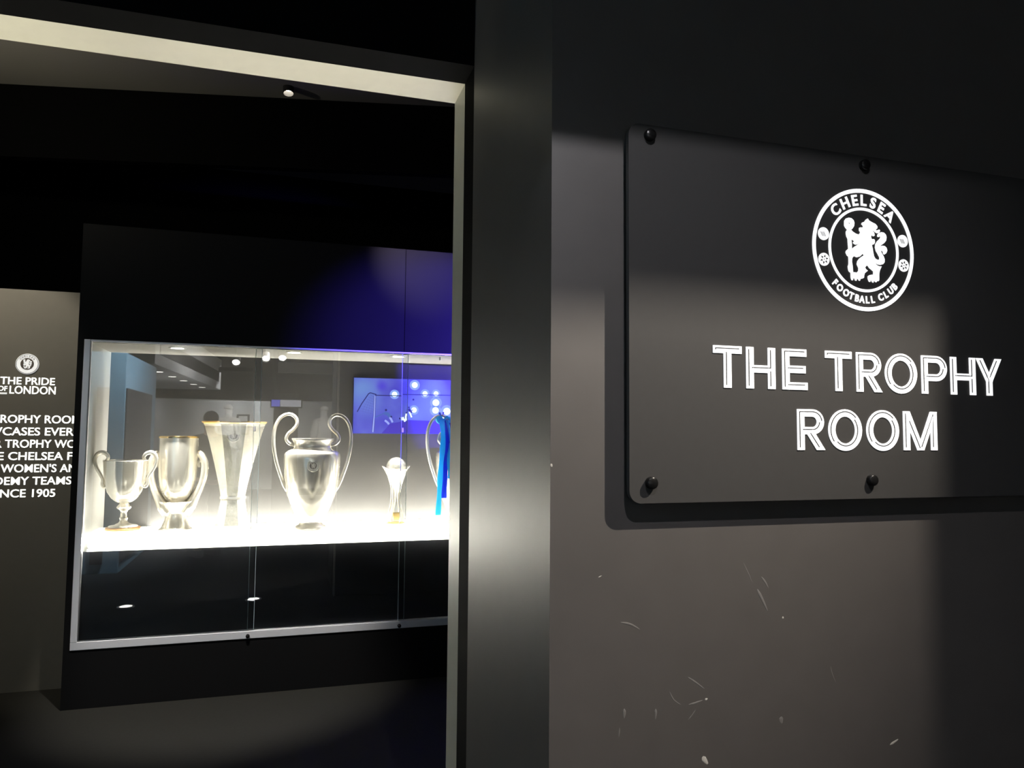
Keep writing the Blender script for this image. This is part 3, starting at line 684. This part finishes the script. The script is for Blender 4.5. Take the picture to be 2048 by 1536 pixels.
# 4 big two-eared cup
def big_cup(label, px, Y):
    t = trophy('trophy', label, px, Y); k = Y / F_PX * 1.01
    bm = bmesh.new(); bm_lathe(bm, P([(0, 0), (0, 29), (4, 29), (7, 27), (10, 22), (14, 21), (18, 22), (18, 0)], k), SEG); obj('foot', bm, m_silver, t, True)
    bm = bmesh.new(); bm_lathe(bm, P([(16, 0), (16, 24), (23, 27.5), (34, 32.5), (47, 38), (67, 45.5), (95, 50.3), (115, 51.7), (132, 52.3), (141, 51.5), (144, 50), (148, 44), (151, 38), (154, 35), (158, 34.5), (163, 36), (167, 38.5), (169.5, 40), (171, 39.5), (171, 37), (160, 33), (150, 33), (140, 48), (60, 36), (22, 0)], k), SEG)
    obj('bowl', bm, m_silver, t, True)
    for s in (-1, 1):
        bm = bmesh.new(); bm_tube(bm, [(s * x * k, 0, z * k) for x, z in ((34, 158), (43, 161), (48.5, 169), (45.5, 179), (36, 188), (30, 198), (32, 209), (41, 216), (52, 215), (62, 207), (69, 192), (71.5, 172), (70, 150), (65, 125), (58, 103), (51, 84), (44, 72))], [3.1 * k, 3.4 * k, 3.4 * k, 3.4 * k, 3.2 * k], 14)
        obj('handle', bm, m_silver, t, True)
    zb = 121 * k; yb = -51.5 * k
    c = crest_small(t.location.x, t.location.z + zb, .036, t.location.y + yb, t, mb=m_badge, mi=m_badge_ink); c.name = 'badge'; c.rotation_euler = (-.09, 0, 0)
    return t, k
t4, k4 = big_cup('large silver big-eared cup with round badge and no ribbons', 621, 4.83)
# 5 ball in a fluted stand
Y5 = 5.02; t = trophy('trophy', 'slim waisted silver trophy cradling a ball at its top', 790, Y5); k = Y5 / F_PX * 1.01
bm = bmesh.new(); bm_lathe(bm, P([(0, 0), (0, 19), (2, 19), (2.5, 18), (4, 18), (4, 0)], k), SEG); obj('base', bm, m_bronze, t, True)
bm = bmesh.new(); bm_lathe(bm, P([(4, 0), (4, 17.5), (12, 14.8), (22, 11.6), (34, 9.4), (46, 8.2), (58, 8), (70, 9.5), (82, 13), (94, 18), (104, 23.5), (111, 27.5), (111.5, 27), (103, 22), (94, 16), (84, 0)], k), SEG)
for v in bm.verts:
    a = math.atan2(v.co.y, v.co.x); z = v.co.z / k; w_ = max(0, (z - 80) / 31)
    v.co.z += k * 5.5 * w_ * (math.cos(2 * a) - 1) * .8
    f = 1 + .07 * math.cos(6 * a + z * .05) * (1 - w_ * .8); v.co.x *= f; v.co.y *= f
obj('stem', bm, m_silver, t, True)
for a in (0.3, PI / 3 + .3, 2 * PI / 3 + .3, PI + .3, 4 * PI / 3 + .3, 5 * PI / 3 + .3):
    bm = bmesh.new(); bm_tube(bm, [(r * k * math.cos(a + tw), r * k * math.sin(a + tw), z * k) for r, z, tw in ((18, 4, -.5), (14.5, 14, -.35), (10.6, 32, -.2), (9.2, 50, 0), (10.5, 70, .1), (15, 86, .2), (19, 96, .25))], [1.2 * k, 1.5 * k, 1.5 * k, 1.4 * k, 1.0 * k], 8)
    obj('fluted_rib', bm, m_silver, t, True)
bm = bmesh.new(); bmesh.ops.create_icosphere(bm, subdivisions=4, radius=19 * k); bmesh.ops.translate(bm, vec=(0, 0, 109 * k), verts=bm.verts); obj('ball', bm, m_silver_engraved, t, True)
bm = bmesh.new(); bm_box(bm, -7 * k, 7 * k, -17.5 * k, -14 * k, 5 * k, 22 * k, .002); obj('plaque', bm, m_gold, t)
# 6 second big cup with ribbons
t6, k6 = big_cup('large silver big-eared cup with blue ribbons, partly hidden by the door jamb', 922, 4.86)
rb = thing('ribbon', 'blue and light blue satin ribbons tied to the handle of the rightmost cup', 'ribbon', (t6.location.x - 47 * k6, t6.location.y - .02, PLT + 206 * k6))
def ribbon(name, pts, wd, m, dy):
    bm = bmesh.new(); P_ = smooth_path([Vector((x * k6, dy - .095 * min(1, max(0, (-z - 2) / 30)), z * k6)) for x, z in pts], 6); n = len(P_); rows = []
    for i, p in enumerate(P_):
        wv = wd * k6 * (1 + .12 * math.sin(i * .9)); yy = .004 * math.sin(i * .55)
        rows.append([bm.verts.new((p.x - wv / 2, p.y + yy, p.z)), bm.verts.new((p.x, p.y + yy - .004, p.z)), bm.verts.new((p.x + wv / 2, p.y + yy + .002, p.z))])
    for a, b in zip(rows, rows[1:]):
        for j in (0, 1): bm.faces.new((a[j], a[j + 1], b[j + 1], b[j]))
    bmesh.ops.solidify(bm, geom=bm.faces[:], thickness=.0012)
    obj(name, bm, m, rb, True)
ribbon('tail', [(1, 4), (-1, -30), (-4, -80), (-7, -130), (-9, -182)], 10, m_ribbon_l, -.03)
ribbon('tail', [(8, 3), (7, -30), (4, -75), (3, -125), (2, -150)], 11, m_ribbon_d, -.022)
ribbon('tail', [(12, 2), (13, -25), (11, -60), (12, -95), (13, -112)], 7, m_ribbon_l, -.026)
ribbon('tail', [(14, 2), (19, -12), (18, -28), (12, -42)], 6, m_ribbon_d, -.024)
for s in (-1, 1):
    bm = bmesh.new(); bm_tube(bm, [(5 * k6, -.03, 2 * k6), ((5 + s * 7) * k6, -.035, 8 * k6), ((5 + s * 13) * k6, -.03, 3 * k6), ((5 + s * 8) * k6, -.03, -3 * k6), (5 * k6, -.03, 0)], [1.5 * k6, 3 * k6, 3.5 * k6, 3 * k6, 1.5 * k6], 8, flat=.6); obj('bow_loop', bm, m_ribbon_l, rb, True)
bm = bmesh.new(); bm_tube(bm, [(0, .02 + 6.4 * k6 * math.sin(2 * PI * q / 16), 10 * k6 + 6.4 * k6 * math.cos(2 * PI * q / 16)) for q in range(17)], [1.8 * k6], 8, smooth=0); obj('knot', bm, m_ribbon_d, rb, True)

# ------------------------------------------------------------------ spotlights
def track_spot(label, loc, target, power, color, angle, blend, radius, doors=(), top=Z_CEIL, r=.05, group=None):
    """housing hung from the ceiling, lamp at its mouth, barn doors as given boxes in world coordinates"""
    t = thing('track_spotlight', label, 'spotlight', loc, 0, group)
    d = (Vector(target) - Vector(loc)).normalized(); q = d.to_track_quat('Z', 'Y').to_matrix().to_4x4()
    bm = bmesh.new(); tt = bmesh.new(); bm_lathe(tt, [(0, -.16), (r * .9, -.16), (r, -.15), (r, .01), (r * .92, .01), (r * .92, -.03), (0, -.03)], 28); merge(bm, tt, q)
    obj('housing', bm, m_matt, t, True)
    bm = bmesh.new(); tt = bmesh.new(); bm_lathe(tt, [(0, -.028), (r * .9, -.028), (r * .9, -.024), (0, -.024)], 28); merge(bm, tt, q); obj('lens', bm, mat('spot_lens', (.8, .8, .8), .3, emit=color, estr=25), t)
    b = Vector((0, 0, 0)) - d * .1
    bm = bmesh.new(); bm_tube(bm, [b, (b.x, b.y, b.z + .06), (b.x, b.y, top - loc[2])], [.008], 10, smooth=0); obj('stem', bm, m_matt, t)
    for bx in doors:
        bm = bmesh.new(); bm_box(bm, bx[0] - loc[0], bx[1] - loc[0], bx[2] - loc[1], bx[3] - loc[1], bx[4] - loc[2], bx[5] - loc[2]); obj('barn_door', bm, m_matt, t)
    l = spot('spot_lamp', Vector(loc) + d * .006, target, power, color, angle, blend, radius)
    return t
# cool light from above left: reaches the wall below z = 2.064
c1 = (.40, .08, 2.93)
track_spot('black ceiling spotlight with barn door, behind the camera, cool beam on the sign', c1, (.45, 1.3, 1.5), P_SIGN_COOL, (.97, .95, 1.0), 92, 1.0, .0022,
           doors=((.16, .74, .222, .226, c1[2] - .12 * (c1[2] - 2.078), c1[2] + .14),))
# warm light from the right: below z = 1.765 and left of x = 1.36
c2 = (1.70, .40, 2.88)
zz = c2[2] - .1 / .885 * (c2[2] - 1.765)
xx = c2[0] - .1 / .87 * (c2[0] - 1.36)
track_spot('black ceiling spotlight with two barn doors, warm beam crossing the lower sign', c2, (.72, 1.3, 1.75), P_SIGN_WARM, (1.0, .90, .78), 70, 1.0, .005,
           doors=((1.50, 1.86, .498, .502, zz, c2[2] + .12), (xx, 1.90, .498, .502, zz - .35, zz)))
# trophy room: wall washer for the text, blue effect light, small spot on the bulkhead
track_spot('black spotlight washing the text panel', (-1.95, 4.15, 3.15), (-1.55, 5.0, 1.75), P_TEXT, (1.0, .93, .80), 50, .5, .03)
track_spot('black spotlight throwing blue light across the right of the case', (2.1, 3.3, 2.02), (1.0, 4.9, 1.98), P_BLUE, (.10, .06, 1.0), 50, .45, .02)
sp = at(577, 184, 4.3)
track_spot('tiny spotlight on the trophy room ceiling seen under the door head', (sp.x, sp.y, sp.z), (sp.x + .1, sp.y - .5, 1.0), 3.0, (1, .9, .75), 60, .5, .02, top=Z_CEIL - .03, r=.03)

track_spot('added black spotlight tilted up to brighten the trophy room ceiling, left', (-1.9, 3.3, 2.9), (-1.3, 4.2, 3.47), 30.0, (1, .92, .75), 110, 1.0, .03)  # added lamp, only there to brighten the ceiling board
track_spot('black spotlight in the trophy room aimed at the foot of the case', (-.35, 3.2, 3.3), (-.3, 4.6, .25), 420.0, (1, .96, .92), 36, .7, .03)
track_spot('black spotlight aimed at the top of the case surround', (.4, 3.3, 3.2), (.80, 4.6, 2.60), 240.0, (.8, .66, 1.0), 27, 1.0, .03)
for q, ux in enumerate((-.22, -1.25)):  # added lamps that light the underside of the door head from below
    u = thing('added_uplight', ('added round floor uplight brightening the door head, nearest the jamb', 'added round floor uplight brightening the door head, farther from the jamb')[q], 'uplight', (ux, 2.11, 0), 0, 'added doorway uplights')
    bm = bmesh.new(); bm_lathe(bm, [(.05, 0), (.07, 0), (.07, .006), (.06, .008), (.05, .006), (.05, 0)], 28); obj('rim', bm, m_alu, u, True)
    bm = bmesh.new(); bm_lathe(bm, [(0, 0), (.05, 0), (.05, .004), (0, .004)], 24); obj('lens', bm, m_lens, u)
    spot('added_uplight_lamp', (ux, 2.11, .012), (ux, 2.11, 2.5), P_UP * (1.05, .62)[q], (1, .95, .78), 40, .7, .03)

# ------------------------------------------------------------------ the far end of the entrance hall, seen reflected in the glass
def refl(px, py, yv):
    """point of the hall whose mirror image in the case glass stands at virtual depth yv"""
    p = at(px, py, yv); return Vector((p.x, 2 * YG - yv, p.z))
m_blue = mat('pale_blue_cabinet', (.35, .55, .68), .5); m_pale = mat('pale_grey_panel', (.62, .63, .64), .6); m_dk = mat('dark_door', (.02, .02, .022), .5)
m_hall = mat('hall_far_wall', (.6, .61, .62), .7)
struct(box('wall_far', m_hall, -6, 4.9, -11.6, -11.5, 0, 2.35), 'pale grey far wall of the hall')
struct(box('trim_2', m_black, -6, 4.9, -11.6, -11.45, 2.35, Z_CEIL), 'black band above the far wall')
ca = refl(254, 705, 8.8); yv2 = 8.8
for _ in range(60):
    if refl(313, 732, yv2).x > ca.x: yv2 += .05
CL = ca.y - (2 * YG - yv2)
cab = thing('display_cabinet', 'pale blue block with dark doors, reflected in the case glass at left', 'cabinet', (ca.x - .75, ca.y - CL / 2, 0))
bm = bmesh.new(); bm_box(bm, -.75, .75, -CL / 2, CL / 2, 0, ca.z, .005); obj('carcass', bm, m_blue, cab)
bm = bmesh.new(); bm_box(bm, .75, .765, -CL / 2 + .35, CL / 2 - .03, .1, ca.z - .38, .003); obj('side_door', bm, m_dk, cab)
bm = bmesh.new(); bm_box(bm, .48, .60, CL / 2, CL / 2 + .015, .1, ca.z - .38, .003); obj('front_door', bm, m_dk, cab)
can = thing('canopy', 'pale ceiling canopy with a row of six downlights, reflected in the case glass', 'canopy', (-1.75, -7.0, 2.55))
can.rotation_euler = (0, 0, .057)
bm = bmesh.new(); bm_box(bm, -1.6, 0, -3.6, 3.6, 0, .75, .005); obj('box', bm, m_pale, can)
bm = bmesh.new(); bm_box(bm, 0, .02, -3.2, 3.3, .18, .42); obj('sign_band', bm, m_dk, can)
for q, (px, py) in enumerate(((328, 748), (348, 758), (366, 766), (382, 772), (395, 777), (407, 781))):
    yl = 3.1 - q * 1.15
    bm = bmesh.new(); bm_lathe(bm, [(0, -.004), (.07, -.004), (.075, .002), (0, .002)], 20); d = obj('downlight', bm, m_lens, can); d.location = (-.28, yl, 0)
# hall lighting over the far wall and the blue block
hall_spots = ((472, 725, 15.2), (532, 717, 15.2), (565, 716, 15.2))
for q, (px, py, yv) in enumerate(hall_spots):
    p = refl(px, py, yv)
    track_spot(('black hall spotlight, reflected above the octagonal vase', 'black hall spotlight, reflected left of the big-eared cup', 'black hall spotlight, reflected above the big-eared cup')[q],
               (p.x, p.y, p.z), (p.x, p.y + 2.2, 1.2), 12, (1, .96, .9), 40, .6, .03, r=.08)
for q, px in enumerate((455, 648)):  # added lamps for the mannequin sides that face the glass
    p = refl(px, 860, 13.2)
    track_spot(('added black hall spotlight brightening the mannequin over the octagonal vase', 'added black hall spotlight brightening the mannequin behind the big-eared cup')[q], (p.x + .2, p.y + 1.0, 3.25), (p.x, p.y - 1.3, 1.75), (1800, 600)[q], (1, .98, .95), 34, .5, .03)
track_spot('black spotlight over the pale blue block', (-.7, .9, 3.3), (-1.9, .1, 2.0), 950, (.75, .9, 1.0), 80, .6, .03)
def washer(label, loc, size, target, power, color):  # added area lamp in a made-up housing, brightens the hall for the reflections
    t = thing('added_washer', label, 'light', loc)
    d = (Vector(target) - Vector(loc)); rot = d.to_track_quat('-Z', 'Y')
    l = bpy.data.lights.new('added_washer_lamp', 'AREA'); l.shape = 'RECTANGLE'; l.size = size[0]; l.size_y = size[1]; l.energy = power; l.color = color
    o = bpy.data.objects.new('added_washer_lamp', l); COL.objects.link(o); o.location = Vector(loc) + d.normalized() * .02; o.rotation_euler = rot.to_euler()
    bm = bmesh.new(); tt = bmesh.new(); bm_box(tt, -size[0] / 2 - .02, size[0] / 2 + .02, -size[1] / 2 - .02, size[1] / 2 + .02, 0, .06, .005); merge(bm, tt, rot.to_matrix().to_4x4()); obj('housing', bm, m_matt, t)
    bm = bmesh.new(); bm_tube(bm, [(0, 0, .03), (0, 0, Z_CEIL - loc[2])], [.01], 8, smooth=0); obj('stem', bm, m_matt, t)
washer('added long washer light brightening the far hall wall', (-2.1, -10.2, 3.0), (2.6, .12), (-2.1, -11.5, 1.3), 430, (1, 1, .98))
washer('added long washer light brightening the side of the canopy', (-.3, -6.0, 3.1), (.12, 4.5), (-1.9, -6.0, 2.9), 620, (1, .99, .96))

def skin_body(name, joints, bones, m, parent, root, sub=2, loc=(0, 0, 0)):
    me = bpy.data.meshes.new(name); names = list(joints); idx = {n: i for i, n in enumerate(names)}
    me.from_pydata([joints[n][0] for n in names], [(idx[a], idx[b]) for a, b in bones], [])
    o = bpy.data.objects.new(name, me); COL.objects.link(o)
    sk = o.modifiers.new('skin', 'SKIN'); sk.use_smooth_shade = True
    for i, n in enumerate(names):
        r = joints[n][1]; v = me.skin_vertices[0].data[i]; v.radius = (r, r) if not isinstance(r, tuple) else r; v.use_root = (n == root)
    sb = o.modifiers.new('sub', 'SUBSURF'); sb.levels = sub; sb.render_levels = sub
    me2 = bpy.data.meshes.new_from_object(o.evaluated_get(bpy.context.evaluated_depsgraph_get()))
    bpy.data.objects.remove(o); me2.name = name; me2.materials.clear(); me2.materials.append(m)
    for p in me2.polygons: p.use_smooth = True
    o = bpy.data.objects.new(name, me2); COL.objects.link(o); o.parent = parent; o.location = loc
    return o
def figure(root, skin, h=1.75, arms=.0):
    """standing figure facing -y: one skinned body"""
    k = h / 1.75; J = {}; B = []
    def j(n, x, y, z, r, p=None):
        J[n] = ((x * k, y * k, z * k), tuple(q * k for q in r) if isinstance(r, tuple) else r * k)
        if p: B.append((p, n))
    j('pelvis', 0, 0, .95, (.14, .10)); j('waist', 0, -.005, 1.1, (.125, .09), 'pelvis'); j('chest', 0, -.01, 1.28, (.15, .10), 'waist'); j('collar', 0, .0, 1.42, (.09, .07), 'chest')
    j('neck', 0, -.005, 1.50, .052, 'collar'); j('jaw', 0, -.02, 1.575, (.058, .066), 'neck'); j('skull', 0, -.01, 1.655, (.070, .084), 'jaw'); j('crown', 0, .0, 1.715, (.05, .06), 'skull')
    j('nose', 0, -.105, 1.622, .011, 'jaw')
    for s, n in ((-1, 'l'), (1, 'r')):
        j(n + 'ear', s * .077, .0, 1.63, .014, 'skull')
        j(n + 'sh', s * .175, 0, 1.40, .062, 'collar'); j(n + 'el', s * .235, .02, 1.12, .044, n + 'sh'); j(n + 'wr', s * .25, -.05, .87, .030, n + 'el'); j(n + 'pa', s * .25, -.065, .80, (.020, .038), n + 'wr')
        for q, (dy, ln) in enumerate(((-.030, .072), (-.010, .082), (.010, .076), (.030, .060))):
            j(n + 'f%d' % q, s * .25, -.07 + dy, .755, .0095, n + 'pa'); j(n + 'g%d' % q, s * .243, -.073 + dy, .755 - ln * .6, .0085, n + 'f%d' % q); j(n + 'h%d' % q, s * .232, -.075 + dy, .755 - ln, .007, n + 'g%d' % q)
        j(n + 't1', s * .243, -.11, .815, .011, n + 'pa'); j(n + 't2', s * .238, -.128, .775, .009, n + 't1')
        j(n + 'hip', s * .09, 0, .90, .095, 'pelvis'); j(n + 'kn', s * .10, -.01, .50, .060, n + 'hip'); j(n + 'an', s * .105, .02, .09, .042, n + 'kn'); j(n + 'toe', s * .115, -.13, .035, .034, n + 'an')
    return skin_body('body', J, B, skin, root, 'pelvis')
def jacket(root, m, h=1.75, name='jacket'):
    k = h / 1.75; J = {}; B = []
    def j(n, x, y, z, r, p=None):
        J[n] = ((x * k, y * k, z * k), tuple(q * k for q in r) if isinstance(r, tuple) else r * k)
        if p: B.append((p, n))
    j('hem', 0, 0, .86, (.185, .135)); j('waist', 0, 0, 1.08, (.175, .13), 'hem'); j('chest', 0, -.005, 1.27, (.19, .135), 'waist'); j('col', 0, .005, 1.41, (.12, .10), 'chest'); j('neck', 0, .01, 1.485, (.075, .072), 'col')
    for s, n in ((-1, 'l'), (1, 'r')):
        j(n + 'sh', s * .175, .0, 1.395, .082, 'col'); j(n + 'el', s * .237, .02, 1.12, .063, n + 'sh'); j(n + 'cu', s * .25, -.045, .885, .048, n + 'el')
    return skin_body(name, J, B, m, root, 'hem')
def trousers(root, m, h=1.75):
    k = h / 1.75; J = {}; B = []
    def j(n, x, y, z, r, p=None):
        J[n] = ((x * k, y * k, z * k), tuple(q * k for q in r) if isinstance(r, tuple) else r * k)
        if p: B.append((p, n))
    j('belt', 0, 0, .96, (.155, .115))
    for s, n in ((-1, 'l'), (1, 'r')):
        j(n + 'hip', s * .09, 0, .86, .11, 'belt'); j(n + 'kn', s * .10, -.01, .50, .078, n + 'hip'); j(n + 'hem', s * .105, .015, .09, .062, n + 'kn')
    return skin_body('trousers', J, B, m, root, 'belt')
m_skin = mat('skin', (.45, .28, .2), .5); m_coat = mat('dark_jacket_cloth', (.015, .015, .017), .8); m_jean = mat('dark_trouser_cloth', (.012, .013, .02), .8); m_hair = mat('dark_hair', (.01, .008, .007), .6)
per = thing('person', 'person in a dark jacket with short dark hair, reflected in the case glass', 'person', (-.86, -.50, 0), -.6)
figure(per, m_skin); jacket(per, m_coat); trousers(per, m_jean)
bm = bmesh.new(); bmesh.ops.create_uvsphere(bm, u_segments=24, v_segments=16, radius=1)
bmesh.ops.scale(bm, vec=(.085, .098, .085), verts=bm.verts); bmesh.ops.translate(bm, vec=(0, .012, 1.672), verts=bm.verts)
bmesh.ops.delete(bm, geom=[v for v in bm.verts if v.co.y < -.045 and v.co.z < 1.70 or v.co.z < 1.60], context='VERTS'); bmesh.ops.solidify(bm, geom=bm.faces[:], thickness=.006); obj('hair', bm, m_hair, per, True)
for s in (-1, 1):
    bm = bmesh.new(); bm_box(bm, s * .112 - .05, s * .112 + .05, -.19, .085, 0, .085, .03, 3); obj('shoe', bm, m_matt, per, True)
m_man = mat('white_mannequin', (.75, .74, .72), .5); m_shirt = mat('white_shirt_cloth', (.8, .79, .76), .8)
p = refl(455, 860, 14.0)
for q, (px, lab) in enumerate(((455, 'white mannequin in a pale shirt, reflected above the octagonal vase'), (648, 'white mannequin in a pale shirt, reflected behind the big-eared cup'))):
    p = refl(px, 860, 14.5)
    mq = thing('mannequin', lab, 'mannequin', (p.x, p.y, .30), .5 if q == 0 else -.5, 'shirt mannequins in the hall')
    figure(mq, m_man); jacket(mq, m_shirt, name='shirt'); trousers(mq, m_pale)
    st = thing('mannequin_stand', ('low pale plinth under the mannequin reflected above the octagonal vase', 'low pale plinth under the mannequin reflected behind the big-eared cup')[q], 'plinth', (p.x, p.y, 0), 0, 'mannequin plinths')
    bm = bmesh.new(); bm_box(bm, -.4, .4, -.4, .4, 0, .30, .006); obj('block', bm, m_pale, st)
p0, p1 = refl(470, 870, 20.3), refl(498, 828, 20.3)
fr = thing('picture_frame', 'dark framed picture on the far wall, reflected beside the mannequin', 'picture', ((p0.x + p1.x) / 2, -11.5, p0.z))
W2 = abs(p1.x - p0.x) / 2; H2 = p1.z - p0.z
bm = bmesh.new(); bm_box(bm, -W2, W2, 0, .02, 0, H2, .004); obj('frame', bm, m_dk, fr)
bm = bmesh.new(); bm_box(bm, -W2 + .05, W2 - .05, .02, .023, .05, H2 - .05); obj('mount', bm, m_pale, fr)
p0, p1 = refl(556, 745, 16.0), refl(690, 728, 16.0)
bo = thing('hanging_board', 'long pale board hanging in the hall, reflected above the big-eared cup', 'board', ((p0.x + p1.x) / 2, p0.y, p0.z))
W2 = (p1.x - p0.x) / 2
bm = bmesh.new(); bm_box(bm, -W2, W2, -.03, .03, 0, p1.z - p0.z, .004); obj('board', bm, m_pale, bo)
for s in (-1, 1):
    bm = bmesh.new(); bm_tube(bm, [(s * W2 * .8, 0, p1.z - p0.z), (s * W2 * .8, 0, Z_CEIL - p0.z)], [.006], 8, smooth=0); obj('hanger', bm, m_alu, bo)
p0, p1 = refl(540, 815, 13.0), refl(605, 798, 13.0)
sc_ = thing('wall_screen', 'lit screen with blue end on a dark post, reflected beside the big-eared cup', 'screen', ((p0.x + p1.x) / 2, p0.y, 0))
W2 = (p1.x - p0.x) / 2
bm = bmesh.new(); bm_box(bm, -.2, .2, -.12, -.06, 0, p1.z + .1, .004); obj('post', bm, m_dk, sc_)
bm = bmesh.new(); bm_box(bm, -W2, W2, -.06, 0, p0.z, p1.z, .004); obj('housing', bm, m_dk, sc_)
bm = bmesh.new(); bm_box(bm, -W2 + .02, -W2 * .4, 0, .004, p0.z + .02, p1.z - .02); obj('blue_display', bm, emis('blue_screen', (.2, .2, 1), 3), sc_)
bm = bmesh.new(); bm_box(bm, -W2 * .38, W2 - .02, 0, .004, p0.z + .02, p1.z - .02); obj('pale_display', bm, emis('pale_screen', (.8, .8, .9), 2), sc_)
